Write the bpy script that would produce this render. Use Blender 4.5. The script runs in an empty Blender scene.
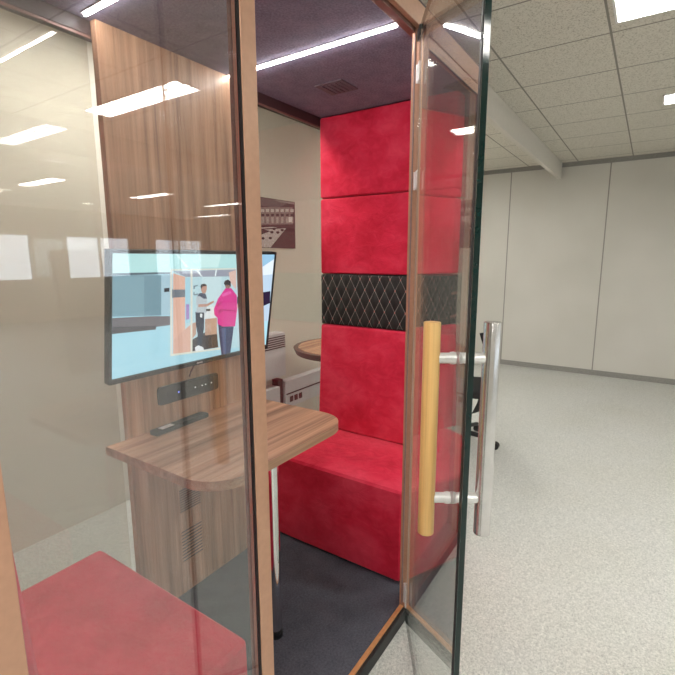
import bpy, bmesh, math, random
from mathutils import Vector, Matrix
random.seed(7)
C = bpy.context.scene
COL = C.collection
PI = math.pi
FZ = -0.06          # office floor, the pod floor is z = 0
CZ = 2.72           # office ceiling

EXPO = 0.25
TV_ART=[((172, 218, 232), [(0.012, 0.02), (0.812, 0.02), (0.812, 0.4649), (0.012, 0.4649)]), ((188, 234, 234), [(0.012, 0.4649), (0.6089, 0.4649), (0.6196, 0.3789), (0.012, 0.3954)]), ((212, 248, 246), [(0.368, 0.4649), (0.4825, 0.4649), (0.4716, 0.4111), (0.3807, 0.4127)]), ((222, 250, 250), [(0.2578, 0.4648), (0.2677, 0.4649), (0.3215, 0.4137), (0.309, 0.4139)]), ((112, 150, 165), [(0.012, 0.393), (0.2, 0.3869), (0.2057, 0.2337), (0.012, 0.2501)]), ((128, 166, 180), [(0.012, 0.3881), (0.1303, 0.3838), (0.1339, 0.2413), (0.012, 0.2501)]), ((172, 205, 220), [(0.2, 0.3869), (0.2417, 0.3873), (0.2485, 0.2309), (0.2057, 0.2337)]), ((70, 92, 108), [(0.012, 0.3994), (0.2412, 0.3973), (0.2416, 0.3895), (0.012, 0.3915)]), ((25, 30, 45), [(0.2146, 0.3369), (0.2373, 0.3379), (0.2379, 0.3231), (0.2152, 0.3223)]), ((112, 106, 112), [(0.012, 0.2449), (0.1584, 0.2359), (0.2454, 0.2265), (0.2469, 0.1909), (0.012, 0.193)]), ((78, 74, 80), [(0.012, 0.2139), (0.1847, 0.1958), (0.1853, 0.1784), (0.012, 0.1878)]), ((168, 218, 234), [(0.012, 0.1878), (0.2474, 0.179), (0.2566, 0.02), (0.012, 0.02)]), ((190, 222, 230), [(0.2409, 0.404), (0.5771, 0.4028), (0.6277, 0.0372), (0.2558, 0.0655)]), ((158, 162, 178), [(0.2542, 0.3993), (0.573, 0.3996), (0.5413, 0.3703), (0.3097, 0.3765)]), ((236, 250, 252), [(0.3549, 0.4038), (0.3637, 0.4036), (0.3922, 0.3754), (0.3847, 0.3757)]), ((236, 250, 252), [(0.458, 0.4027), (0.4659, 0.4026), (0.4619, 0.3743), (0.4555, 0.3745)]), ((205, 230, 235), [(0.3893, 0.3737), (0.4911, 0.372), (0.5036, 0.2251), (0.3992, 0.2289)]), ((232, 184, 164), [(0.2513, 0.3926), (0.3069, 0.3766), (0.3241, 0.0626), (0.2662, 0.0655)]), ((120, 126, 136), [(0.2494, 0.3304), (0.311, 0.3269), (0.3126, 0.2972), (0.2509, 0.2982)]), ((172, 216, 232), [(0.3072, 0.3708), (0.3394, 0.3755), (0.3505, 0.1905), (0.3172, 0.1884)]), ((170, 140, 200), [(0.3171, 0.2671), (0.3329, 0.2669), (0.3365, 0.2045), (0.3206, 0.2038)]), ((222, 176, 158), [(0.2633, 0.1286), (0.3494, 0.1844), (0.3569, 0.06), (0.2662, 0.0655)]), ((196, 156, 136), [(0.3494, 0.1844), (0.3715, 0.188), (0.3748, 0.1371), (0.3536, 0.1148)]), ((228, 190, 178), [(0.5312, 0.3878), (0.5732, 0.3977), (0.5818, 0.3112), (0.5436, 0.3458)]), ((120, 140, 152), [(0.3488, 0.3396), (0.3691, 0.3427), (0.3708, 0.3379), (0.3563, 0.335), (0.3569, 0.3266), (0.3495, 0.327)]), ((120, 140, 152), [(0.3553, 0.3051), (0.3758, 0.3073), (0.3761, 0.3024), (0.3615, 0.2998), (0.3511, 0.3017), (0.3504, 0.3138), (0.3561, 0.3146)]), ((62, 56, 60), [(0.3536, 0.1148), (0.4211, 0.1371), (0.4861, 0.1347), (0.5008, 0.0584), (0.3567, 0.0632)]), ((192, 156, 136), [(0.417, 0.1954), (0.4812, 0.1947), (0.4872, 0.1212), (0.4221, 0.1239)]), ((228, 234, 236), [(0.4095, 0.2467), (0.4773, 0.2438), (0.4747, 0.1941), (0.4131, 0.1958)]), ((228, 226, 212), [(0.2381, 0.408), (0.2447, 0.4079), (0.26, 0.0648), (0.2531, 0.0648)]), ((228, 226, 212), [(0.2381, 0.408), (0.5768, 0.4053), (0.5773, 0.4002), (0.2384, 0.4024)]), ((228, 226, 212), [(0.3305, 0.406), (0.3397, 0.4058), (0.3608, 0.0573), (0.351, 0.0578)]), ((228, 226, 212), [(0.2528, 0.071), (0.5357, 0.0526), (0.5363, 0.0456), (0.2532, 0.0629)]), ((206, 226, 232), [(0.5724, 0.4054), (0.5785, 0.4053), (0.6277, 0.0372), (0.62, 0.0385)]), ((38, 48, 70), [(0.3651, 0.231), (0.4109, 0.2265), (0.4142, 0.1573), (0.406, 0.0841), (0.396, 0.0694), (0.3847, 0.0778), (0.3824, 0.136), (0.3708, 0.1756)]), ((235, 238, 240), [(0.3723, 0.0799), (0.3895, 0.0861), (0.4162, 0.0725), (0.4204, 0.0573), (0.3757, 0.0625)]), ((192, 200, 206), [(0.3663, 0.2934), (0.3803, 0.3077), (0.414, 0.3024), (0.4217, 0.282), (0.4228, 0.2234), (0.3689, 0.2288), (0.3711, 0.2533), (0.3664, 0.269)]), ((70, 80, 102), [(0.3691, 0.2962), (0.3832, 0.3093), (0.4109, 0.3038), (0.4217, 0.282), (0.4031, 0.2834), (0.3841, 0.2952)]), ((196, 150, 132), [(0.378, 0.2619), (0.4202, 0.2596), (0.4572, 0.2717), (0.4611, 0.2638), (0.4249, 0.2491), (0.3788, 0.2495)]), ((196, 150, 132), [(0.3857, 0.3377), (0.4026, 0.3447), (0.4162, 0.3361), (0.4173, 0.3207), (0.4108, 0.3051), (0.3954, 0.3061), (0.387, 0.3194)]), ((46, 40, 44), [(0.383, 0.3336), (0.3869, 0.3431), (0.4018, 0.346), (0.4144, 0.3405), (0.4147, 0.3356), (0.3949, 0.3354), (0.3896, 0.3247)]), ((240, 244, 246), [(0.3889, 0.2224), (0.4014, 0.2199), (0.4009, 0.2035), (0.39, 0.2073)]), ((30, 32, 36), [(0.4186, 0.2383), (0.4423, 0.2374), (0.443, 0.2284), (0.4208, 0.2293)]), ((40, 50, 92), [(0.4901, 0.1674), (0.5837, 0.156), (0.582, 0.1079), (0.575, 0.02), (0.5391, 0.02), (0.5211, 0.0205), (0.5048, 0.0918)]), ((74, 88, 130), [(0.5105, 0.1449), (0.5365, 0.1415), (0.5474, 0.02), (0.5332, 0.0218)]), ((226, 38, 146), [(0.5187, 0.3213), (0.5513, 0.3195), (0.588, 0.2842), (0.5966, 0.2162), (0.5913, 0.1427), (0.5168, 0.1507), (0.4868, 0.1678), (0.4847, 0.193), (0.4653, 0.2094), (0.4617, 0.2356), (0.4809, 0.2788)]), ((196, 24, 122), [(0.4836, 0.227), (0.5031, 0.2317), (0.5912, 0.2167), (0.5919, 0.2098), (0.5123, 0.2216), (0.4919, 0.2066)]), ((240, 96, 178), [(0.4975, 0.2969), (0.5473, 0.3067), (0.5567, 0.2982), (0.507, 0.2833)]), ((200, 20, 120), [(0.4748, 0.2537), (0.5003, 0.2645), (0.5043, 0.2563), (0.4808, 0.2402)]), ((150, 110, 102), [(0.5095, 0.3505), (0.5257, 0.3562), (0.5436, 0.3458), (0.5473, 0.3249), (0.536, 0.3177), (0.5187, 0.3213)]), ((52, 42, 52), [(0.5071, 0.3398), (0.5125, 0.3535), (0.5297, 0.3579), (0.546, 0.3483), (0.5489, 0.3261), (0.538, 0.3331), (0.5194, 0.3328)]), ((206, 172, 152), [(0.5938, 0.2449), (0.6389, 0.2424), (0.6409, 0.223), (0.5958, 0.2244)]), ((36, 36, 52), [(0.5905, 0.2774), (0.616, 0.2756), (0.6193, 0.2441), (0.5936, 0.2462)]), ((148, 190, 218), [(0.6262, 0.4649), (0.812, 0.4649), (0.812, 0.3428), (0.6394, 0.3508)]), ((222, 232, 244), [(0.6621, 0.3726), (0.812, 0.4439), (0.812, 0.3716), (0.6637, 0.3589)]), ((184, 206, 226), [(0.6379, 0.3643), (0.812, 0.3716), (0.812, 0.1428), (0.661, 0.1539)]), ((38, 34, 58), [(0.7244, 0.2861), (0.8067, 0.2906), (0.812, 0.231), (0.7333, 0.2136)]), ((226, 178, 196), [(0.6873, 0.2651), (0.7548, 0.2601), (0.7635, 0.1912), (0.6951, 0.198)])]
POSTER_ART=[((84, 62, 68), [(2.7878, 1.5877), (3.3398, 1.5877), (3.3398, 1.9867), (2.7878, 1.9867)]), ((150, 138, 138), [(2.9493, 1.9763), (3.3347, 1.9699), (3.3352, 1.9867), (3.0967, 1.9867)]), ((112, 98, 100), [(2.7878, 1.9867), (3.022, 1.9859), (3.2323, 1.9669), (3.1132, 1.9193), (2.7878, 1.9251)]), ((140, 126, 126), [(2.7878, 1.9022), (3.3131, 1.9425), (3.3088, 1.795), (2.7878, 1.7644)]), ((202, 198, 194), [(2.7901, 1.8853), (2.8273, 1.8884), (2.8262, 1.8652), (2.789, 1.8623)]), ((70, 52, 58), [(2.7917, 1.8488), (2.8256, 1.8513), (2.8247, 1.8327), (2.7909, 1.8303)]), ((176, 166, 164), [(2.7922, 1.8235), (2.821, 1.8255), (2.8187, 1.7766), (2.7899, 1.7749)]), ((202, 198, 194), [(2.8461, 1.8899), (2.8842, 1.8931), (2.8831, 1.8696), (2.845, 1.8667)]), ((70, 52, 58), [(2.8478, 1.853), (2.8825, 1.8555), (2.8817, 1.8367), (2.847, 1.8343)]), ((176, 166, 164), [(2.8484, 1.8274), (2.8779, 1.8294), (2.8757, 1.78), (2.8462, 1.7782)]), ((202, 198, 194), [(2.9034, 1.8947), (2.9424, 1.8979), (2.9415, 1.8741), (2.9024, 1.8711)]), ((70, 52, 58), [(2.9053, 1.8572), (2.9409, 1.8599), (2.94, 1.8408), (2.9045, 1.8383)]), ((176, 166, 164), [(2.906, 1.8314), (2.9362, 1.8335), (2.9341, 1.7834), (2.9038, 1.7816)]), ((202, 198, 194), [(2.9622, 1.8995), (3.0022, 1.9028), (3.0013, 1.8788), (2.9612, 1.8757)]), ((70, 52, 58), [(2.9642, 1.8616), (3.0007, 1.8643), (2.9999, 1.8451), (2.9635, 1.8425)]), ((176, 166, 164), [(2.965, 1.8354), (2.9959, 1.8376), (2.9939, 1.7869), (2.9629, 1.7851)]), ((202, 198, 194), [(3.0225, 1.9045), (3.0635, 1.9079), (3.0626, 1.8835), (3.0215, 1.8804)]), ((70, 52, 58), [(3.0247, 1.8661), (3.062, 1.8689), (3.0613, 1.8494), (3.0239, 1.8468)]), ((176, 166, 164), [(3.0255, 1.8396), (3.0573, 1.8418), (3.0553, 1.7905), (3.0235, 1.7886)]), ((202, 198, 194), [(3.0843, 1.9096), (3.1264, 1.9131), (3.1255, 1.8884), (3.0834, 1.8852)]), ((70, 52, 58), [(3.0866, 1.8708), (3.125, 1.8736), (3.1243, 1.8538), (3.0859, 1.8511)]), ((176, 166, 164), [(3.0875, 1.8439), (3.1202, 1.8462), (3.1183, 1.7941), (3.0856, 1.7922)]), ((202, 198, 194), [(3.1477, 1.9148), (3.1909, 1.9184), (3.1901, 1.8934), (3.1468, 1.8901)]), ((70, 52, 58), [(3.1502, 1.8755), (3.1896, 1.8784), (3.1889, 1.8584), (3.1495, 1.8556)]), ((176, 166, 164), [(3.1512, 1.8483), (3.1847, 1.8506), (3.1829, 1.7979), (3.1494, 1.796)]), ((202, 198, 194), [(3.2128, 1.9202), (3.2572, 1.9239), (3.2564, 1.8986), (3.212, 1.8951)]), ((70, 52, 58), [(3.2155, 1.8804), (3.2559, 1.8834), (3.2553, 1.8631), (3.2148, 1.8602)]), ((176, 166, 164), [(3.2166, 1.8528), (3.251, 1.8552), (3.2493, 1.8018), (3.2149, 1.7998)]), ((202, 198, 194), [(3.2796, 1.9257), (3.3252, 1.9295), (3.3244, 1.9038), (3.2789, 1.9003)]), ((70, 52, 58), [(3.2825, 1.8853), (3.324, 1.8884), (3.3234, 1.8679), (3.2819, 1.865)]), ((176, 166, 164), [(3.2837, 1.8574), (3.319, 1.8599), (3.3175, 1.8058), (3.2821, 1.8037)]), ((225, 222, 220), [(3.253, 1.8553), (3.3003, 1.8586), (3.299, 1.8137), (3.2516, 1.8108)]), ((60, 42, 48), [(2.7878, 1.7644), (3.3398, 1.7583), (3.3398, 1.7322), (2.7878, 1.7356)]), ((196, 188, 188), [(2.7878, 1.6455), (2.9211, 1.7314), (3.2176, 1.7582), (3.0061, 1.5877), (2.7878, 1.5877)]), ((70, 50, 56), [(2.7878, 1.708), (2.9036, 1.7365), (3.0117, 1.7235), (2.7964, 1.6613), (2.7878, 1.6455)]), ((190, 182, 182), [(2.7878, 1.738), (3.0317, 1.7598), (3.1073, 1.7564), (2.8684, 1.7348), (2.7878, 1.7197)]), ((52, 34, 40), [(3.0079, 1.7221), (3.0378, 1.7259), (3.0525, 1.7168), (3.0332, 1.7037), (3.011, 1.7077)]), ((52, 34, 40), [(3.0831, 1.723), (3.114, 1.7269), (3.1291, 1.7176), (3.1093, 1.7043), (3.0864, 1.7083)]), ((52, 34, 40), [(2.8971, 1.6671), (2.9257, 1.6705), (2.9397, 1.6613), (2.9212, 1.6487), (2.9, 1.6529)]), ((52, 34, 40), [(2.9875, 1.6726), (3.0172, 1.6761), (3.0318, 1.6668), (3.0126, 1.6539), (2.9906, 1.6581)]), ((52, 34, 40), [(3.1418, 1.7456), (3.1734, 1.7497), (3.189, 1.7404), (3.1687, 1.7268), (3.1452, 1.7308)]), ((52, 34, 40), [(2.7917, 1.6331), (2.8191, 1.6362), (2.8324, 1.6272), (2.8147, 1.6149), (2.7944, 1.6191)]), ((52, 34, 40), [(3.0369, 1.7504), (3.0672, 1.7543), (3.082, 1.7452), (3.0625, 1.732), (3.0401, 1.7358)])]
POSTER_BOX=(2.784, 3.344, 1.584, 1.991)
# ------------------------------------------------------------------ materials
def srgb(r, g, b):
    f = lambda c: (c/255)/12.92 if c/255 <= .04045 else ((c/255+.055)/1.055)**2.4
    return (f(r), f(g), f(b), 1)

class NT:
    def __init__(s, name):
        s.m = bpy.data.materials.new(name); s.m.use_nodes = True
        s.t = s.m.node_tree; s.t.nodes.clear()
        s.out = s.n('ShaderNodeOutputMaterial')
    def n(s, typ, **kw):
        nd = s.t.nodes.new(typ)
        for k, v in kw.items():
            if k.startswith('i_'):
                key = k[2:]; key = int(key) if key.isdigit() else key.replace('_', ' ')
                nd.inputs[key].default_value = v
            else: setattr(nd, k, v)
        return nd
    def l(s, a, b): s.t.links.new(a, b)
    def math(s, op, a, b=None, c=None):
        nd = s.n('ShaderNodeMath', operation=op)
        for i, v in enumerate((a, b, c)):
            if v is None: continue
            if isinstance(v, (int, float)): nd.inputs[i].default_value = v
            else: s.l(v, nd.inputs[i])
        return nd.outputs[0]
    def bsdf(s, **kw):
        b = s.n('ShaderNodeBsdfPrincipled')
        for k, v in kw.items(): b.inputs[k.replace('_', ' ')].default_value = v
        s.l(b.outputs[0], s.out.inputs[0]); return b
    def coords(s, scale=(1, 1, 1)):
        tc = s.n('ShaderNodeTexCoord'); mp = s.n('ShaderNodeMapping')
        mp.inputs['Scale'].default_value = scale
        s.l(tc.outputs['Object'], mp.inputs[0]); return mp.outputs[0]
    def noise(s, vec, scale, detail=3, rough=.5):
        nd = s.n('ShaderNodeTexNoise', i_Scale=scale, i_Detail=detail, i_Roughness=rough)
        s.l(vec, nd.inputs['Vector']); return nd.outputs[0]
    def ramp(s, fac, stops):
        r = s.n('ShaderNodeValToRGB'); cr = r.color_ramp
        while len(cr.elements) < len(stops): cr.elements.new(.5)
        for e, (p, c) in zip(cr.elements, stops): e.position = p; e.color = c
        s.l(fac, r.inputs[0]); return r.outputs[0]
    def mix(s, fac, a, b, blend='MIX'):
        m = s.n('ShaderNodeMix', data_type='RGBA', blend_type=blend)
        for i, v in ((0, fac), (6, a), (7, b)):
            if isinstance(v, (int, float, tuple)): m.inputs[i].default_value = v
            else: s.l(v, m.inputs[i])
        return m.outputs[2]
    def bump(s, b, h, strength=.3, dist=.01):
        bp = s.n('ShaderNodeBump', i_Strength=strength, i_Distance=dist)
        s.l(h, bp.inputs['Height']); s.l(bp.outputs[0], b.inputs['Normal'])

def plain(name, col, rough=.5, metal=0, bumpy=0, scale=60, var=.06, spec=.5):
    t = NT(name); b = t.bsdf(Roughness=rough, Metallic=metal); b.inputs['Specular IOR Level'].default_value = spec
    v = t.coords(); nz = t.noise(v, scale, 4)
    c2 = tuple(max(0, x*(1-var*2)) for x in col[:3]) + (1,); c3 = tuple(min(1, x*(1+var)) for x in col[:3]) + (1,)
    t.l(t.ramp(nz, [(.3, c2), (.7, c3)]), b.inputs['Base Color'])
    if bumpy: t.bump(b, nz, bumpy, .004)
    return t.m

def wood(name, axis, base, dark, light, rough=.42, sc=1.0):
    t = NT(name); b = t.bsdf(Roughness=rough)
    s = [34*sc, 34*sc, 34*sc]; s[axis] = 1.1*sc
    v = t.coords(tuple(s)); n1 = t.noise(v, 1.0, 5, .62)
    s2 = [7*sc]*3; s2[axis] = .55*sc
    n2 = t.noise(t.coords(tuple(s2)), 1.3, 4, .6)
    s3 = [150*sc]*3; s3[axis] = 3*sc
    n3 = t.noise(t.coords(tuple(s3)), 1.0, 2, .5)
    c1 = t.ramp(n1, [(.30, dark), (.48, base), (.70, light)])
    c2 = t.ramp(n2, [(.32, (.55, .52, .5, 1)), (.5, (1, 1, 1, 1)), (.75, (1.15, 1.1, 1.05, 1))])
    c = t.mix(.75, c1, c2, 'MULTIPLY')
    c = t.mix(.35, c, t.ramp(n3, [(.3, (.6, .58, .55, 1)), (.6, (1.1, 1.1, 1.1, 1))]), 'MULTIPLY')
    t.l(c, b.inputs['Base Color']); t.bump(b, n3, .08, .002)
    return t.m

def velvet(name, col, dark, light):
    t = NT(name); b = t.bsdf(Roughness=.85)
    b.inputs['Sheen Weight'].default_value = .35; b.inputs['Sheen Roughness'].default_value = .4
    b.inputs['Sheen Tint'].default_value = (1, .45, .5, 1); b.inputs['Specular IOR Level'].default_value = .15
    v = t.coords((3.2, 2.6, 3.6)); d = t.noise(v, 1.1, 4, .55)
    t2 = t.n('ShaderNodeTexNoise', i_Scale=5.0, i_Detail=5.0, i_Roughness=.65, i_Distortion=1.2); t.l(v, t2.inputs['Vector'])
    c = t.ramp(d, [(.33, dark), (.5, col), (.68, light)])
    c = t.mix(.22, c, t.ramp(t2.outputs[0], [(.38, dark), (.52, col), (.66, light)]))
    t.l(c, b.inputs['Base Color'])
    t.bump(b, t2.outputs[0], .3, .010)
    return t.m

def quilt_mat():
    t = NT('quilted_black_leather'); b = t.bsdf(Roughness=.5)
    tc = t.n('ShaderNodeTexCoord'); sp = t.n('ShaderNodeSeparateXYZ'); t.l(tc.outputs['Object'], sp.inputs[0])
    y = t.math('DIVIDE', sp.outputs[1], .064); z = t.math('DIVIDE', sp.outputs[2], .120)
    A = t.math('ADD', y, z); B = t.math('SUBTRACT', y, z)
    def dist(a, f):
        m = t.math('FRACT', a); return t.math('SUBTRACT', .5, t.math('ABSOLUTE', t.math('SUBTRACT', m, .5)))
    dA, dB = dist(A, 0), dist(B, 0)
    mn = t.math('MINIMUM', dA, dB); mx = t.math('MAXIMUM', dA, dB)
    line = t.math('LESS_THAN', mn, .022); dot = t.math('LESS_THAN', mx, .06)
    c = t.mix(line, (.012, .012, .013, 1), (.30, .27, .25, 1)); c = t.mix(dot, c, (.62, .22, .2, 1))
    t.l(c, b.inputs['Base Color'])
    h = t.math('POWER', t.math('MULTIPLY', dA, dB), .4)
    t.bump(b, h, .8, .02)
    return t.m

def glass_mat(name, tint, f0=.04, gain=1.0, dust=.0):
    # a clear pane: what is not mirrored at the surface passes straight through
    t = NT(name)
    g = t.n('ShaderNodeNewGeometry'); dp = t.n('ShaderNodeVectorMath', operation='DOT_PRODUCT')
    t.l(g.outputs['Incoming'], dp.inputs[0]); t.l(g.outputs['Normal'], dp.inputs[1])
    c = t.math('ABSOLUTE', dp.outputs['Value'])
    k = t.math('POWER', t.math('SUBTRACT', 1.0, c), 5.0)
    fr = t.math('MULTIPLY', t.math('ADD', f0, t.math('MULTIPLY', k, 1-f0)), gain)
    fr = t.math('MINIMUM', fr, 1.0)
    tr = t.n('ShaderNodeBsdfTransparent'); tr.inputs[0].default_value = tint
    gl = t.n('ShaderNodeBsdfGlossy'); gl.inputs['Roughness'].default_value = 0.0; gl.inputs[0].default_value = (1, 1, 1, 1)
    mx = t.n('ShaderNodeMixShader'); t.l(fr, mx.inputs[0]); t.l(tr.outputs[0], mx.inputs[1]); t.l(gl.outputs[0], mx.inputs[2])
    if dust:
        df = t.n('ShaderNodeBsdfDiffuse'); df.inputs[0].default_value = (.8, .8, .8, 1)
        m2 = t.n('ShaderNodeMixShader'); m2.inputs[0].default_value = dust
        t.l(mx.outputs[0], m2.inputs[1]); t.l(df.outputs[0], m2.inputs[2]); t.l(m2.outputs[0], t.out.inputs[0])
    else: t.l(mx.outputs[0], t.out.inputs[0])
    return t.m

def emit(name, col, s):
    t = NT(name); e = t.n('ShaderNodeEmission'); e.inputs[0].default_value = col; e.inputs[1].default_value = s
    t.l(e.outputs[0], t.out.inputs[0]); return t.m

M = {}
M['bronze'] = plain('bronze_aluminium', srgb(192, 148, 122), .42, .12, var=.03)
M['brown'] = plain('brown_aluminium', srgb(124, 86, 76), .45, .1, var=.04)
M['dark_trim'] = plain('dark_brown_trim', srgb(62, 40, 42), .5)
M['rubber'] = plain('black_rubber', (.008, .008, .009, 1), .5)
M['red'] = velvet('red_velvet', srgb(218, 46, 76), srgb(188, 28, 54), srgb(232, 76, 102))
M['quilt'] = quilt_mat()
M['wood_v'] = wood('walnut_laminate_upright', 2, srgb(188, 144, 112), srgb(142, 102, 80), srgb(210, 168, 136))
M['wood_x'] = wood('walnut_laminate_top', 0, srgb(200, 154, 124), srgb(142, 102, 82), srgb(222, 180, 150), sc=.8)
M['wood_edge'] = wood('walnut_edge_band', 0, srgb(176, 138, 112), srgb(146, 110, 88), srgb(196, 160, 132))
M['grip_wood'] = wood('pale_beech', 2, srgb(222, 178, 112), srgb(204, 156, 92), srgb(234, 194, 130), .4, sc=1.0)
M['steel'] = plain('brushed_steel', (.74, .73, .73, 1), .24, 1, var=.05, scale=30)
M['satin'] = plain('satin_aluminium', (.88, .88, .88, 1), .3, .5, var=.02)
M['chrome'] = plain('chrome', (.75, .75, .76, 1), .08, 1, var=.01)
M['black'] = plain('black_plastic', (.015, .015, .017, 1), .4)
M['blackgrey'] = plain('charcoal_plastic', srgb(30, 30, 34), .42)
M['black_mesh'] = plain('black_chair_mesh', (.012, .012, .013, 1), .8, bumpy=.3, scale=300)
M['white_plastic'] = plain('white_plastic', srgb(226, 226, 224), .4, var=.01)
M['wall'] = plain('painted_wall', srgb(214, 209, 200), .8, bumpy=.05, scale=30, var=.015)
M['wall_room'] = plain('cream_painted_wall', srgb(214, 209, 198), .8, bumpy=.05, scale=30, var=.015)
M['unit'] = plain('white_metal_casing', srgb(206, 205, 210), .45, var=.01)
M['baseboard'] = plain('grey_skirting', srgb(150, 148, 144), .6)
M['glass_door'] = glass_mat('door_glass', (.93, .95, .94, 1), dust=.012)
M['glass'] = glass_mat('panel_glass', (.93, .94, .94, 1), gain=2.0, dust=.018)
M['glass_right'] = glass_mat('side_panel_glass', (.93, .94, .94, 1), gain=1.0, dust=.01)
M['glass_back'] = glass_mat('rear_glass', (.90, .89, .86, 1), dust=.01)
M['glass_edge'] = plain('dark_green_glass_edge', (.003, .02, .018, 1), .06)
M['led'] = emit('led_strip_light', (1, .98, .96, 1), 62)
M['tube'] = emit('fluorescent_tube_light', (1, .975, .91, 1), 30)
M['led_blue'] = emit('blue_indicator_light', (.25, .3, 1, 1), 2.5)
M['led_white'] = emit('white_indicator_light', (1, 1, 1, 1), 1.0)

def carpet(name, a, b_, scale, bump=.3, rough=.95):
    t = NT(name); b = t.bsdf(Roughness=rough); b.inputs['Specular IOR Level'].default_value = .2
    v = t.coords(); n = t.noise(v, scale, 3, .7); n2 = t.noise(v, scale*.12, 3)
    c = t.ramp(n, [(.32, a), (.68, b_)]); c = t.mix(.3, c, t.ramp(n2, [(.3, a), (.7, b_)]))
    t.l(c, b.inputs['Base Color']); t.bump(b, n, bump, .004); return t.m
M['pod_floor'] = carpet('dark_grey_pod_floor', srgb(66, 68, 78), srgb(96, 99, 110), 120)
M['pod_ceiling'] = carpet('purple_grey_felt_ceiling', srgb(104, 98, 118), srgb(150, 142, 164), 120)

def floor_mat():
    t = NT('speckled_vinyl_floor'); b = t.bsdf(Roughness=.42); b.inputs['Specular IOR Level'].default_value = .35
    v = t.coords(); n = t.noise(v, 95, 4, .8); n2 = t.noise(v, 210, 3, .7)
    c = t.ramp(n, [(.36, srgb(132, 136, 138)), (.47, srgb(184, 187, 186)), (.56, srgb(206, 207, 204)), (.66, srgb(236, 236, 232))])
    c = t.mix(.4, c, t.ramp(n2, [(.38, srgb(126, 132, 134)), (.5, srgb(204, 205, 202)), (.64, srgb(234, 234, 230))]))
    c = t.mix(.25, c, t.ramp(t.noise(v, 1.2, 3), [(.3, srgb(190, 186, 170)), (.7, srgb(206, 206, 204))]))
    t.l(c, b.inputs['Base Color']); return t.m
M['floor'] = floor_mat()

def tile_mat():
    t = NT('mineral_ceiling_tile'); b = t.bsdf(Roughness=.95); b.inputs['Specular IOR Level'].default_value = .1
    tc = t.n('ShaderNodeTexCoord'); sp = t.n('ShaderNodeSeparateXYZ'); t.l(tc.outputs['Object'], sp.inputs[0])
    def ln(o, off):
        f = t.math('FRACT', t.math('DIVIDE', t.math('ADD', o, off), .6))
        return t.math('LESS_THAN', t.math('SUBTRACT', .5, t.math('ABSOLUTE', t.math('SUBTRACT', f, .5))), .010)
    g = t.math('MAXIMUM', ln(sp.outputs[0], 50.23), ln(sp.outputs[1], 50.1))
    n = t.noise(tc.outputs['Object'], 120, 2, .6)
    c = t.ramp(n, [(.34, srgb(176, 170, 158)), (.46, srgb(216, 211, 200)), (.7, srgb(222, 218, 208))])
    c = t.mix(g, c, srgb(146, 142, 134)); t.l(c, b.inputs['Base Color']); return t.m
M['tile'] = tile_mat()

def stripe_mat(name, axis, period, a, b_):
    t = NT(name); b = t.bsdf(Roughness=.5)
    tc = t.n('ShaderNodeTexCoord'); sp = t.n('ShaderNodeSeparateXYZ'); t.l(tc.outputs['Object'], sp.inputs[0])
    f = t.math('FRACT', t.math('DIVIDE', t.math('ADD', sp.outputs[axis], 10), period))
    t.l(t.mix(t.math('LESS_THAN', f, .5), a, b_), b.inputs['Base Color']); return t.m
def wallseam_mat():
    t = NT('panelled_partition_wall'); b = t.bsdf(Roughness=.7)
    tc = t.n('ShaderNodeTexCoord'); sp = t.n('ShaderNodeSeparateXYZ'); t.l(tc.outputs['Object'], sp.inputs[0])
    f = t.math('FRACT', t.math('DIVIDE', t.math('ADD', sp.outputs[1], 12-.52+.0), 1.2))
    g = t.math('LESS_THAN', f, .012)
    c = t.ramp(t.noise(tc.outputs['Object'], 1.2, 2), [(.3, srgb(206, 203, 196)), (.7, srgb(216, 213, 207))])
    t.l(t.mix(g, c, srgb(150, 148, 142)), b.inputs['Base Color']); return t.m
M['partition'] = wallseam_mat()

# ------------------------------------------------------------------ helpers
def link(name, me, mats, parent=None, loc=None, rz=0):
    o = bpy.data.objects.new(name, me); COL.objects.link(o)
    for m in (mats if isinstance(mats, (list, tuple)) else [mats]): me.materials.append(m)
    if parent: o.parent = parent
    if loc is not None: o.location = loc
    if rz: o.rotation_euler = (0, 0, rz)
    return o
def finish(bm, name, mats, parent=None, loc=None, rz=0, smooth=False):
    bmesh.ops.recalc_face_normals(bm, faces=bm.faces)
    me = bpy.data.meshes.new(name); bm.to_mesh(me); bm.free()
    if smooth:
        for p in me.polygons: p.use_smooth = True
        try: me.set_sharp_from_angle(angle=math.radians(35))
        except Exception: pass
    return link(name, me, mats, parent, loc, rz)
def add_box(bm, x0, x1, y0, y1, z0, z1, bev=0, seg=2, mat=0):
    b2 = bmesh.new(); bmesh.ops.create_cube(b2, size=1)
    for v in b2.verts:
        v.co = Vector(((x0+x1)/2+v.co.x*(x1-x0), (y0+y1)/2+v.co.y*(y1-y0), (z0+z1)/2+v.co.z*(z1-z0)))
    if bev: bmesh.ops.bevel(b2, geom=b2.edges[:], offset=bev, segments=seg, profile=.5, affect='EDGES')
    for f in b2.faces: f.material_index = mat
    me = bpy.data.meshes.new('tmp'); b2.to_mesh(me); b2.free(); bm.from_mesh(me); bpy.data.meshes.remove(me)
def box(name, x0, x1, y0, y1, z0, z1, m, parent=None, bev=0, seg=2, loc=None, rz=0):
    bm = bmesh.new(); add_box(bm, x0, x1, y0, y1, z0, z1, bev, seg)
    return finish(bm, name, m, parent, loc, rz, smooth=bev > .008)
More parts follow.
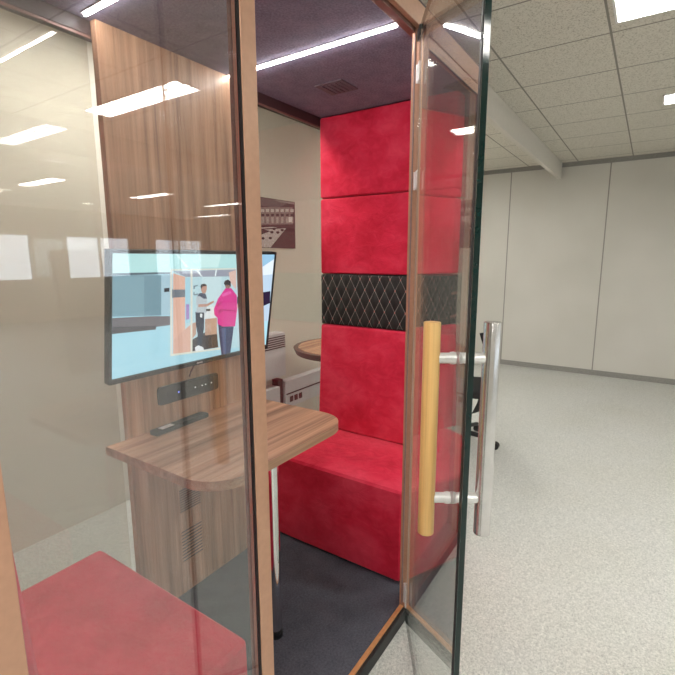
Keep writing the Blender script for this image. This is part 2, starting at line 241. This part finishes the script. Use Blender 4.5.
def add_tube(bm, a, b, r0, r1=None, n=24, cap=True, bev=0):
    a, b = Vector(a), Vector(b); r1 = r0 if r1 is None else r1
    d = (b-a); L = d.length; q = d.to_track_quat('Z', 'Y')
    prof = [(r0, 0), (r1, L)]
    if bev: prof = [(r0-bev, 0), (r0-bev*.3, bev*.3), (r0, bev), (r1, L-bev), (r1-bev*.3, L-bev*.3), (r1-bev, L)]
    rings = []
    for r, h in prof:
        rings.append([bm.verts.new(a + q @ Vector((r*math.cos(2*PI*i/n), r*math.sin(2*PI*i/n), h))) for i in range(n)])
    for k in range(len(rings)-1):
        for i in range(n):
            bm.faces.new((rings[k][i], rings[k][(i+1) % n], rings[k+1][(i+1) % n], rings[k+1][i]))
    if cap: bm.faces.new(rings[0][::-1]); bm.faces.new(rings[-1])
def tube(name, a, b, r, m, parent=None, n=28, bev=0, r1=None):
    bm = bmesh.new(); add_tube(bm, a, b, r, r1, n, True, bev); return finish(bm, name, m, parent, smooth=True)
def prism(bm, pts, z0, z1, bev=0):
    b2 = bmesh.new()
    lo = [b2.verts.new((x, y, z0)) for x, y in pts]; hi = [b2.verts.new((x, y, z1)) for x, y in pts]; n = len(pts)
    b2.faces.new(lo[::-1]); b2.faces.new(hi)
    for i in range(n): b2.faces.new((lo[i], lo[(i+1) % n], hi[(i+1) % n], hi[i]))
    if bev:
        es = [e for e in b2.edges if abs(e.verts[0].co.z-e.verts[1].co.z) < 1e-6]
        bmesh.ops.bevel(b2, geom=es, offset=bev, segments=2, affect='EDGES')
    me = bpy.data.meshes.new('tmp'); b2.to_mesh(me); b2.free(); bm.from_mesh(me); bpy.data.meshes.remove(me)
def rrect(x0, x1, y0, y1, r, seg=10, corners=(1, 1, 1, 1)):
    pts = []
    for k, (cx, cy, a) in enumerate(((x1-r, y1-r, 0), (x0+r, y1-r, 90), (x0+r, y0+r, 180), (x1-r, y0+r, 270))):
        if corners[k]:
            for i in range(seg+1):
                t = math.radians(a+90*i/seg); pts.append((cx+r*math.cos(t), cy+r*math.sin(t)))
        else:
            s = {0: (x1, y1), 1: (x0, y1), 2: (x0, y0), 3: (x1, y0)}[k]; pts.append(s)
    return pts
def tag(o, label, cat, group=None):
    o['label'] = label; o['category'] = cat
    if group: o['group'] = group
    return o
def thing(name, label, cat, loc=(0, 0, 0), rz=0, group=None):
    o = bpy.data.objects.new(name, None); o.empty_display_size = .1; COL.objects.link(o)
    o.location = loc; o.rotation_euler = (0, 0, rz); return tag(o, label, cat, group)
def struct(o):
    o['kind'] = 'structure'; return o

# ------------------------------------------------------------------ the office
RX, BY = 6.95, 2.70
struct(box('floor', -5.1, 12.1, -11.1, 2.8, FZ-.05, FZ, M['floor']))
struct(box('ceiling', -5.1, 12.1, -11.1, 2.8, CZ, CZ+.05, M['tile']))
struct(box('wall_right', RX, RX+.08, -2.0, 2.8, FZ, CZ, M['partition']))
struct(box('wall_back', -5.0, RX, BY, BY+.08, FZ, CZ, M['wall_room']))
struct(box('wall_left', -5.1, -5.0, -11.1, 2.8, FZ, CZ, M['wall']))
struct(box('wall_side', RX, 12.0, -2.08, -2.0, FZ, CZ, M['wall']))
struct(box('wall_far', 12.0, 12.1, -11.1, -2.0, FZ, CZ, M['wall']))
bm = bmesh.new()
wins = [(-4.2, -2.4), (-1.6, .2), (1.0, 2.8), (3.6, 5.4), (6.2, 8.0), (8.8, 10.6)]
add_box(bm, -5.0, 12.0, -11.1, -11.0, FZ, .95); add_box(bm, -5.0, 12.0, -11.1, -11.0, 2.1, CZ)
xs = [-5.0] + [v for w in wins for v in w] + [12.0]
for i in range(0, len(xs), 2): add_box(bm, xs[i], xs[i+1], -11.1, -11.0, .95, 2.1)
struct(finish(bm, 'wall_front', M['wall']))
for i, (a, b_) in enumerate(wins):
    w = struct(thing('window_%d' % (i+1), '', '', (0, 0, 0)))
    del w['label']; del w['category']
    bm = bmesh.new()
    for s in ((a, a+.05, .95, 2.1), (b_-.05, b_, .95, 2.1), ((a+b_)/2-.03, (a+b_)/2+.03, .95, 2.1), (a, b_, .95, 1.0), (a, b_, 2.05, 2.1)):
        add_box(bm, s[0], s[1], -11.08, -11.02, s[2], s[3])
    finish(bm, 'window_frame', M['white_plastic'], w)
    box('window_glass', a+.05, b_-.05, -11.055, -11.045, 1.0, 2.05, M['glass'], w)
struct(box('baseboard_right', RX-.012, RX, -2.0, BY, FZ, FZ+.07, M['baseboard']))
struct(box('trim_1', RX-.02, RX, -2.0, BY, 2.665, CZ, M['baseboard']))            # dark capping where partition meets ceiling
struct(box('trim_2', 2.75, RX-.02, 1.085, 1.13, 2.515, CZ, M['wall'], bev=.004))     # boxed-in ceiling beam
struct(box('trim_3', -5.0, 12.0, -3.55, -3.12, 2.46, CZ, M['wall'], bev=.004))

# ceiling luminaires with louvres
def luminaire(x0, x1, y0, y1, label, group=None):
    cx, cy = (x0+x1)/2, (y0+y1)/2; t = thing('ceiling_light', label, 'ceiling light', (cx, cy, CZ-.0125), 0, group)
    hx, hy = (x1-x0)/2, (y1-y0)/2; f = .012
    bm = bmesh.new()
    for s in ((-hx, hx, -hy, -hy+f), (-hx, hx, hy-f, hy), (-hx, -hx+f, -hy+f, hy-f), (hx-f, hx, -hy+f, hy-f)): add_box(bm, *s, 0, .012)
    finish(bm, 'frame', M['white_plastic'], t)
    bm = bmesh.new(); add_box(bm, -hx+f, hx-f, -hy+f, hy-f, .008, .011); finish(bm, 'tube_panel', M['tube'], t)
    bm = bmesh.new(); long_x = hx > hy; L = max(hx, hy)-f; W_ = min(hx, hy)-f
    n = max(3, int(2*L/.1))
    for k in range(1, n):
        p = -L+2*L*k/n
        if long_x: add_box(bm, p-.0015, p+.0015, -W_, W_, .001, .0075)
        else: add_box(bm, -W_, W_, p-.0015, p+.0015, .001, .0075)
    for q in (-W_*.33, W_*.33):
        if long_x: add_box(bm, -L, L, q-.0015, q+.0015, .001, .0075)
        else: add_box(bm, q-.0015, q+.0015, -L, L, .001, .0075)
    finish(bm, 'louvre', M['satin'], t)
    return t
luminaire(2.24, 2.49, -2.53, -1.33, 'louvred fluorescent ceiling light mirrored in the left glass panel of the booth')
luminaire(4.52, 4.79, -.235, .04, 'small square louvred ceiling light mirrored in the right glass panel of the booth')
luminaire(2.75, 3.04, -.93, .27, 'louvred fluorescent ceiling light over the floor right of the open glass door')
G = 'fluorescent lights on the far office ceiling'
for x0, y0 in ((5.72, -7.4), (7.6, -7.4), (9.4, -9.8), (3.7, -7.4), (9.4, -5.6)):
    luminaire(x0, x0+.25, y0, y0+1.2, 'fluorescent light on the distant office ceiling, mirrored in the left glass panel', G)
G2 = 'ceiling lights behind the camera'
for x0, y0 in ((-.6, -2.1), (-.6, .0), (-3.2, -1.4), (-3.2, -5.2), (.4, -5.2), (3.0, -4.9), (-.6, -7.6)):
    luminaire(x0, x0+.3, y0, y0+1.2, 'louvred fluorescent light on the office ceiling behind the viewer', G2)
G3 = 'ceiling lights behind the booth'
for x0, y0 in ((.9, 2.0), (4.4, 2.0)):
    luminaire(x0, x0+1.2, y0, y0+.28, 'louvred fluorescent light on the ceiling behind the booth', G3)

# ------------------------------------------------------------------ the pod
X0, X1, YF, YB = .160, 2.405, .759, 1.635
JL0, JL1 = .761, .806      # left jamb
JR0, JR1 = 1.650, 1.718    # right jamb
pod = thing('meeting_booth', 'walnut and bronze framed glass meeting booth with red seats inside', 'booth', (0, 0, FZ))
pod_inv = Vector((0, 0, FZ))
def P(o):
    o.parent = pod; o.location = Vector(o.location) - pod_inv; return o
P(box('floor_panel', X0+.03, X1-.03, YF+.022, YB, FZ+.012, 0, M['pod_floor']))
P(box('threshold_base', X0, X1, YF-.012, YF+.022, FZ, -.004, M['rubber'], bev=.003))
ts = P(box('threshold_strip', JL1, JR0, YF+.002, YF+.019, -.004, .003, plain('orange_bronze_strip', srgb(206, 148, 100), .4, .2)))
CEIL = 2.292
P(box('ceiling_panel', X0+.03, X1-.03, YF+.038, YB+.02, CEIL, CEIL+.018, M['pod_ceiling']))
P(box('roof_panel', X0, X1, YF, YB+.06, 2.372, 2.392, M['dark_trim']))
P(box('front_header', X0, X1, YF-.012, YF+.008, 2.299, 2.372, M['bronze'], bev=.002))
P(box('header_rail', X0+.03, X1-.03, YF+.010, YF+.038, 2.286, 2.372, M['brown'], bev=.002))
P(box('jamb', JL0, JL1, YF-.012, YF+.014, -.004, 2.299, M['bronze'], bev=.0015))
P(box('jamb', JL0-.001, JL0+.028, YF+.0145, YF+.026, 0, 2.286, M['brown'], bev=.001))
P(box('gasket', JL0-.004, JL0, YF-.009, YF-.001, 0, 2.255, M['rubber']))
P(box('jamb', JR0, JR1, YF-.012, YF+.022, -.004, 2.299, M['bronze'], bev=.0015))
P(box('door_seal', JR0-.006, JR0-.002, YF+.006, YF+.010, .02, 2.28, plain('pale_brush_seal', srgb(150, 132, 132), .7)))
for x0, x1, y0, y1 in ((X1-.09, X1, YF-.012, YF+.03), (X0, X0+.09, YF-.012, YF+.03), (X1-.02, X1, YB+.02, YB+.07), (X0, X0+.02, YB+.02, YB+.07)):
    P(box('corner_post', x0, x1, y0, y1, FZ, 2.298 if y0 < 1 else 2.371, M['bronze'], bev=.0015))
for a, b_ in ((JR1, X1-.09), (X0+.09, JL0-.004)):
    P(box('top_rail', a, b_, YF-.010, YF+.012, 2.255, 2.295, M['bronze']))
    P(box('top_gasket', a, b_, YF-.011, YF-.006, 2.251, 2.255, M['rubber']))
    P(box('bottom_rail', a, b_, YF-.011, YF+.018, -.004, .004, M['brown']))
P(box('side_gasket', JR1, JR1+.004, YF-.011, YF-.004, .004, 2.251, M['rubber']))
P(box('side_gasket', X1-.094, X1-.09, YF-.011, YF-.004, .004, 2.251, M['rubber']))
P(box('glass_panel', JR1+.002, X1-.092, YF-.005, YF+.003, .004, 2.253, M['glass_right']))
P(box('glass_panel', X0+.092, JL0-.004, YF-.005, YF+.003, .004, 2.253, M['glass']))
P(box('side_wall', X1-.015, X1, YF+.03, YB+.02, FZ, 2.372, M['dark_trim']))
P(box('side_wall', X0, X0+.015, YF+.03, YB+.02, FZ, 2.372, M['dark_trim']))
WX0, WX1 = .970, 1.588
P(box('rear_header', X0+.05, X1-.05, YB+.02, YB+.07, 2.245, 2.371, M['dark_trim'], bev=.002))
P(box('rear_trim', WX1+.012, X1-.05, YB+.0205, YB+.026, 2.236, 2.2445, M['brown']))
P(box('rear_trim', X0+.05, WX0, YB+.0205, YB+.026, 2.236, 2.2445, M['brown']))
P(box('rear_rail', X0+.05, X1-.05, YB+.022, YB+.07, FZ, .03, M['dark_trim']))
wp = P(box('walnut_panel', WX0, WX1, YB-.012, YB+.019, .0, CEIL-.001, M['wood_v'], bev=.0015)); wp['label'] = 'walnut laminate panel carrying the television'
P(box('panel_edge', WX1+.0005, WX1+.010, YB-.012, YB+.019, .03, CEIL-.001, plain('lit_wood_edging', srgb(214, 182, 132), .5)))  # panel edge coloured paler and yellower to carry the lamplight falling on it
for a, b_ in ((WX1+.012, X1-.021), (X0+.021, WX0-.002)):
    P(box('rear_glass', a, b_, YB+.045, YB+.053, .03, 2.245, M['glass_back']))
for z0, z1 in ((.390, .500), (.150, .305)):
    bm = bmesh.new(); n = 10
    for k in range(n):
        z = z0+(z1-z0)*(k+.5)/n; add_box(bm, 1.178, 1.288, YB-.0135, YB-.012, z-.0022, z+.0022)
    g = finish(bm, 'vent_grille', M['blackgrey'], wp); g.location = (0, 0, 0)
for lx in (1.57, .935):  # second strip is unseen, added to brighten the walnut panel and left bench
    P(box('led_channel', lx-.013, lx+.013, YF+.042, YB-.014, CEIL-.003, CEIL, M['satin']))
    P(box('led_strip', lx-.005, lx+.005, YF+.044, YB-.016, CEIL-.009, CEIL-.003, M['led'], bev=.002))
bm = bmesh.new(); add_box(bm, 1.875, 2.02, 1.23, 1.38, CEIL-.006, CEIL, .002)
for k in range(5): add_box(bm, 1.89, 2.005, 1.248+.024*k, 1.256+.024*k, CEIL-.009, CEIL-.006)
P(finish(bm, 'ceiling_vent', plain('dark_plum_plastic', srgb(104, 92, 104), .7)))

# ------------------------------------------------------------------ glass door (opens outward, hinged on the right jamb)
HX, HY = 1.645, .746
ang = math.radians(-147.65); DW = .86; DZ0, DZ1 = -.035, 2.290
bm = bmesh.new(); add_box(bm, 0, DW, -.006, .006, DZ0, DZ1)
for f in bm.faces: f.material_index = 1 if f.normal.x > .5 or abs(f.normal.z) > .9 else 0
door = finish(bm, 'glass_door', [M['glass_door'], M['glass_edge']]); door.location = (HX, HY, 0); door.rotation_euler = (0, 0, ang); P(door)
door['label'] = 'frameless clear glass door standing half open with a long pull handle'
def dpart(o): o.parent = door; return o
struct_seal = dpart(box('edge_seal', DW-.014, DW-.0005, -.0085, -.0062, DZ0, DZ1, M['rubber']))
HS, HR, HO = .745, .0195, .061
GZ0, GZ1, SZ0, SZ1 = .837, 1.357, .929, 1.2735
grip = dpart(tube('wooden_grip', (HS, -HO, GZ0), (HS, -HO, GZ1), HR, M['grip_wood'], n=40, bev=.002)); grip['label'] = 'pale wooden pull handle bar'
grip = dpart(tube('steel_grip', (HS, .075, GZ0), (HS, .075, GZ1), HR, M['steel'], n=40, bev=.0015)); grip['label'] = 'brushed steel pull handle bar'
for z in (SZ0, SZ1):
    bm = bmesh.new()
    add_tube(bm, (HS, -HO+.016, z), (HS, -.006, z), .0125, n=24); add_tube(bm, (HS, .006, z), (HS, .075-.016, z), .0125, n=24)
    for a, b_, r in ((-.013, -.010, 0.015000000000000001), (-.0175, -.0155, 0.0146), (-.009, -.006, 0.014), (.006, .009, 0.014)): add_tube(bm, (HS, a, z), (HS, b_, z), r, n=24)
    dpart(finish(bm, 'standoff', M['satin'], smooth=True))
for z0, z1 in ((2.114, 2.175), (1.747, 1.811), (.03, .12)):
    bm = bmesh.new(); add_box(bm, .001, .036, -.0085, -.006, z0, z1, .001)
    add_tube(bm, (-.003, -.009, z0), (-.003, -.009, z1), .004, n=16)
    dpart(finish(bm, 'hinge', M['satin'], smooth=False))
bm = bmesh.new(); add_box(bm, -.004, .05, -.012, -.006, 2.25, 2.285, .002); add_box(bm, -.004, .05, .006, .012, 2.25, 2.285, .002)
dpart(finish(bm, 'header_shade_plates', M['rubber']))  # dark plates standing in for the shade under the header, no real hardware

# ------------------------------------------------------------------ upholstered benches
def shear_box(name, x_top, x_bot, xb, y0, y1, z0, z1, m, parent, bev=.016, bulge=.006):
    b2 = bmesh.new(); bmesh.ops.create_cube(b2, size=1)
    for v in b2.verts:
        top = v.co.z > 0; fx = (x_top if top else x_bot)
        v.co = Vector((fx if v.co.x < 0 else xb, y0 if v.co.y < 0 else y1, z1 if top else z0))
    bmesh.ops.bevel(b2, geom=b2.edges[:], offset=bev, segments=3, profile=.6, affect='EDGES')
    return finish(b2, name, m, parent, smooth=True)
def bench(label, sy):
    t = thing('upholstered_bench', label, 'bench', (1.2825, 0, 0), 0, 'upholstered benches inside the booth')
    ox = 1.2825; y0, y1 = .832, 1.605; xb = 2.388
    shear_box('seat_block', 1.765-ox, 1.760-ox, xb-ox, sy[0], sy[1], .004, .460, M['red'], t, .028)
    c = shear_box('back_cushion', 2.288-ox, 2.250-ox, xb-ox, y0, 1.653, .462, 1.100, M['red'], t)
    q = shear_box('quilted_band', 2.291-ox, 2.291-ox, xb-ox, y0, 1.653, 1.104, 1.404, M['quilt'], t, .012); q['label'] = 'black quilted leather band with diamond stitching'
    shear_box('back_cushion', 2.289-ox, 2.289-ox, xb-ox, y0, 1.653, 1.408, 1.840, M['red'], t)
    shear_box('back_cushion', 2.289-ox, 2.289-ox, xb-ox, y0, 1.653, 1.844, 2.288, M['red'], t)
    return t
bench('tall-backed red velvet bench behind the glass door, with a black quilted band', (.832, 1.578))
o2 = bench('red velvet bench seat in the bottom left corner behind the left glass panel', (.907, 1.653))
o2.rotation_euler = (0, 0, PI); o2.location = (1.2825, .832+1.653, 0)

# ------------------------------------------------------------------ table
t = thing('wall_table', 'walnut laminate table with rounded corners on a chrome leg below the television', 'table', (1.225, 1.12, 0))
pts = rrect(.875, 1.640, 1.028, YB-.013, .14, 12, (0, 0, 1, 1))
bm = bmesh.new(); prism(bm, [(x-1.225, y-1.12) for x, y in pts], .777, .810, .0015)
top = finish(bm, 'tabletop', [M['wood_x'], M['wood_edge']], t)
for p in top.data.polygons:
    if abs(p.normal.z) < .5: p.material_index = 1
bm = bmesh.new(); add_tube(bm, (0, 0, .035), (0, 0, .773), .025, n=32); add_tube(bm, (0, 0, .769), (0, 0, .777), .05, n=32)
finish(bm, 'leg', M['chrome'], t, smooth=True)
bm = bmesh.new(); add_tube(bm, (0, 0, .001), (0, 0, .016), .027, n=32); add_tube(bm, (0, 0, .018), (0, 0, .036), .026, n=32)
finish(bm, 'foot_cap', M['rubber'], t, smooth=True)

# ------------------------------------------------------------------ television
tv = thing('television', 'wall-mounted black television showing two people talking beside a booth', 'television', (.868, 1.555, 1.057))
tilt = math.atan2(.075, .471)                     # leans forward at the top
tv.rotation_euler = (tilt, 0, 0)
W_, H_ = .824, .4769                              # local x along the set, z up
bm = bmesh.new(); add_box(bm, 0, W_, .0, .028, 0, H_, .002); add_box(bm, .12, W_-.12, .028, .036, .06, H_-.08, .003)
finish(bm, 'casing', M['black'], tv)
arts = {}
def art_mesh(name, art, to3, step, strength, parent, off=0, flip=False, m_fn=None):
    bm = bmesh.new(); mats = []; idx = {}
    for k, (c, pts) in enumerate(art):
        if c not in idx: idx[c] = len(mats); mats.append(m_fn(c))
        vs = []
        for u, v in pts:
            p = to3(u, v, off-step*k)
            if not vs or (vs[-1].co-Vector(p)).length > 1e-6: vs.append(bm.verts.new(p))
        if len(vs) > 2:
            f = bm.faces.new(vs); f.material_index = idx[c]
            f.normal_update()
            if f.normal.y > 0: f.normal_flip()
    me = bpy.data.meshes.new(name); bmesh.ops.triangulate(bm, faces=bm.faces[:]); bm.to_mesh(me); bm.free()
    return link(name, me, mats, parent)
def screen_mat(c):
    t = NT('screen_picture'); e = t.n('ShaderNodeEmission'); e.inputs[0].default_value = srgb(*c); e.inputs[1].default_value = 1.0*TVS
    g = t.n('ShaderNodeBsdfGlossy'); g.inputs['Roughness'].default_value = .12; g.inputs[0].default_value = (.03, .03, .03, 1)
    a = t.n('ShaderNodeAddShader'); t.l(e.outputs[0], a.inputs[0]); t.l(g.outputs[0], a.inputs[1]); t.l(a.outputs[0], t.out.inputs[0]); return t.m
TVS = 1.0
scr = art_mesh('screen', TV_ART, lambda u, v, o: (u, o, v), .00003, 1, tv, -.0006, m_fn=screen_mat)
bm = bmesh.new()
for s in ((0, W_, 0, .016), (0, W_, H_-.009, H_), (0, .009, .018, H_-.009), (W_-.010, W_, .018, H_-.009)): add_box(bm, s[0], s[1], -.004, 0, s[2], s[3])
fr = finish(bm, 'bezel', M['black'], tv)
box('brand_mark', .385, .415, -.0046, -.004, .006, .011, M['satin'], tv)
box('wall_mount', .25, .55, .034, .050, .16, .30, M['black'], tv)
bm = bmesh.new()
prev = None
for i in range(9):
    s = i/8; p = Vector((.395-.018*math.sin(s*PI*.5), .014+.016*s, .0-.065*s+.004))
    if prev is not None: add_tube(bm, prev, p, .003, n=8)
    prev = p
finish(bm, 'cable', M['brown'], tv)

# power strip under the television, remote on the table
ps = thing('socket_strip', 'charcoal socket and control strip with small lights on the walnut panel below the television', 'control panel', (1.262, YB-.0125, .943))
bm = bmesh.new(); pr = rrect(-.158, .158, -.038, .038, .012, 5); prism(bm, pr, 0, .010, .001)
o = finish(bm, 'housing', M['blackgrey'], ps); o.rotation_euler = (PI/2, 0, 0)
for x in (-.105, -.04, .035, .085, .12):
    tube('socket', (x, -.0102, 0), (x, -.0115, 0), .012, M['black'], ps, n=20)
for x, mm in ((-.062, 'led_blue'), (.025, 'led_white'), (.062, 'led_white'), (.082, 'led_white'), (.115, 'led_white')):
    box('indicator', x-.003, x+.003, -.0125, -.0115, -.003, .002, M[mm], ps)
rc = thing('remote_control', 'long black remote control with a white label lying on the walnut table', 'remote control', (1.172, 1.572, .8105), math.radians(3))
box('casing', -.135, .135, -.022, .022, 0, .020, M['blackgrey'], rc, bev=.003)
box('label', -.105, -.045, -.016, .012, .0202, .0208, M['white_plastic'], rc)
bm = bmesh.new()
for i in range(9):
    for j in range(3): add_box(bm, -.03+i*.0155, -.021+i*.0155, -.013+j*.010, -.007+j*.010, .020, .0222)
finish(bm, 'keypad', M['black'], rc)

# ------------------------------------------------------------------ room behind the booth
px0, px1, pz0, pz1 = POSTER_BOX
wpic = thing('wall_photograph', 'dark monochrome photograph of a meeting room hung on the wall behind the booth', 'picture', (px0, BY-.008, pz0))
box('board', 0, px1-px0, .0, .0075, 0, pz1-pz0, M['dark_trim'], wpic)
def print_mat(c):
    t = NT('photo_print'); b = t.bsdf(Roughness=.6); b.inputs['Base Color'].default_value = srgb(*c)
    nz = t.noise(t.coords(), 55, 4, .7)
    cc = srgb(*c); t.l(t.ramp(nz, [(.35, tuple(x*.72 for x in cc[:3])+(1,)), (.65, tuple(min(1, x*1.2) for x in cc[:3])+(1,))]), b.inputs['Base Color']); return t.m
art_mesh('print', POSTER_ART, lambda u, v, o: (u-px0, o, v-pz0), .00003, 1, wpic, -.0004, m_fn=print_mat)

fc = thing('air_conditioning_unit', 'white boxed air conditioning unit with a slotted grille on the wall behind the booth', 'air conditioner', (2.56, BY, .48))
box('casing', -.5, .505, -.10, -.001, 0, .385, M['unit'], fc, bev=.004)
bm = bmesh.new()
for k in range(6): add_box(bm, -.3, .50, -.103, -.100, .255+k*.019, .263+k*.019)
finish(bm, 'grille', M['blackgrey'], fc)
tr = thing('socket_trunking', 'white trunking with three dark sockets along the wall behind the booth', 'trunking', (3.06, BY, .16))
box('duct', 0.02, 2.0, -.08, -.001, .0, .25, M['unit'], tr, bev=.004)
box('divider', 0.03, 2.0, -.083, -.080, .122, .134, M['dark_trim'], tr)
for k in range(3): box('socket', .075+.066*k, .120+.066*k, -.084, -.080, .045, .098, M['dark_trim'], tr, bev=.001)
tk = thing('wall_duct', 'dark vertical cable duct on the wall beside the white trunking', 'duct', (3.02, BY, .06))
box('duct', -.03, .035, -.07, -.001, -.1, .38, M['dark_trim'], tk, bev=.002)
tb2 = thing('low_cupboard', 'low white cupboard below the air conditioning unit behind the booth', 'cupboard', (2.5, BY, FZ))
box('body', -.45, .46, -.12, -.001, .0, .46, M['unit'], tb2, bev=.004)
box('plinth', -.45, .46, -.123, -.12, .0, .08, M['dark_trim'], tb2)
rt = thing('round_table', 'round wood-topped table with a grey edge standing behind the booth', 'table', (3.10, 1.97, FZ))
bm = bmesh.new(); add_tube(bm, (0, 0, .812), (0, 0, .858), .42, .44, n=64); finish(bm, 'edge', plain('grey_table_edge', srgb(92, 84, 80), .5), rt, smooth=True)
bm = bmesh.new(); add_tube(bm, (0, 0, .858), (0, 0, .861), .40, n=64); finish(bm, 'tabletop', M['wood_x'], rt, smooth=True)
tube('column', (0, 0, .02), (0, 0, .812), .035, M['satin'], rt); bm = bmesh.new(); add_tube(bm, (0, 0, 0), (0, 0, .02), .27, n=48, bev=.006); finish(bm, 'base', M['satin'], rt, smooth=True)

# ------------------------------------------------------------------ office chair beyond the door
ch = thing('office_chair', 'black office chair standing on the pale floor beyond the glass door', 'chair', (3.72, 1.27, FZ), math.radians(190))
bm = bmesh.new()
for i in range(-8, 9):
    pass
def sheet(name, fn, nu, nv, th, m, parent):
    bm = bmesh.new(); g = [[bm.verts.new(fn(i/nu, j/nv)) for i in range(nu+1)] for j in range(nv+1)]
    for j in range(nv):
        for i in range(nu): bm.faces.new((g[j][i], g[j][i+1], g[j+1][i+1], g[j+1][i]))
    bmesh.ops.solidify(bm, geom=bm.faces[:], thickness=th); return finish(bm, name, m, parent, smooth=True)
def back_fn(u, v):
    a = (u-.5)*2; w = .235*(1-.18*abs(v-.5)*2)*(1 if .05 < v < .95 else .93)
    return (a*w, .27-.07*a*a+.10*math.sin(v*PI*.9)-.05, .32+.66*v)
sheet('backrest', back_fn, 14, 16, .03, M['black_mesh'], ch)
bm = bmesh.new(); add_box(bm, -.25, .25, -.25, .24, .46, .53, .03, 3); finish(bm, 'seat', M['black_mesh'], ch, smooth=True)
bm = bmesh.new(); add_box(bm, -.03, .03, .20, .31, .40, .43, .005); add_box(bm, -.03, .03, .29, .32, .40, .70, .005); finish(bm, 'back_bracket', M['black'], ch)
for s in (-1, 1):
    bm = bmesh.new(); add_box(bm, s*.29-.02, s*.29+.02, -.05, .02, .42, .66, .006); add_box(bm, s*.29-.035, s*.29+.035, -.17, .12, .66, .69, .01); add_box(bm, min(s*.2, s*.3), max(s*.2, s*.3), -.04, .01, .42, .445)
    finish(bm, 'armrest', M['black'], ch)
tube('gas_lift', (0, 0, .10), (0, 0, .47), .028, M['satin'], ch)
for k in range(5):
    a = math.radians(72*k+90-8.0); dx, dy = math.cos(a), math.sin(a)
    bm = bmesh.new(); add_tube(bm, (dx*.02, dy*.02, .11), (dx*.33, dy*.33, .075), .024, .016, n=12); lg = finish(bm, 'leg', M['black'], ch, smooth=True)
    bm = bmesh.new()
    for q in (-.014, .014):
        c = Vector((dx*.34-dy*q, dy*.34+dx*q, .03)); e = Vector((-dy, dx, 0))*.009
        add_tube(bm, c-e, c+e, .03, n=20)
    finish(bm, 'caster', M['black'], lg, smooth=True)

# ------------------------------------------------------------------ camera, world, exposure
cam = bpy.data.cameras.new('camera'); co = bpy.data.objects.new('camera', cam); COL.objects.link(co)
yaw, pitch, roll = [math.radians(v) for v in (33.7706, -9.7496, -.1231)]
cy, sy, cp, sp = math.cos(yaw), math.sin(yaw), math.cos(pitch), math.sin(pitch)
fwd = Vector((cy*cp, sy*cp, sp)); rt_ = Vector((sy, -cy, 0)); up = rt_.cross(fwd)
c, s = math.cos(roll), math.sin(roll); r2 = c*rt_+s*up; u2 = -s*rt_+c*up
m = Matrix((r2, u2, -fwd)).transposed().to_4x4(); m.translation = Vector((0, 0, 1.5)); co.matrix_world = m
cam.sensor_width = 36; cam.lens = 36*463.287/675; cam.clip_start = .02; cam.clip_end = 100
C.camera = co
w = bpy.data.worlds.new('world'); C.world = w; w.use_nodes = True
bg = w.node_tree.nodes['Background']; bg.inputs[0].default_value = (.86, .93, 1, 1); bg.inputs[1].default_value = 3.5
C.view_settings.view_transform = 'Standard'; C.view_settings.look = 'None'; C.view_settings.gamma = 1
C.view_settings.use_curve_mapping = False; C.view_settings.exposure = EXPO
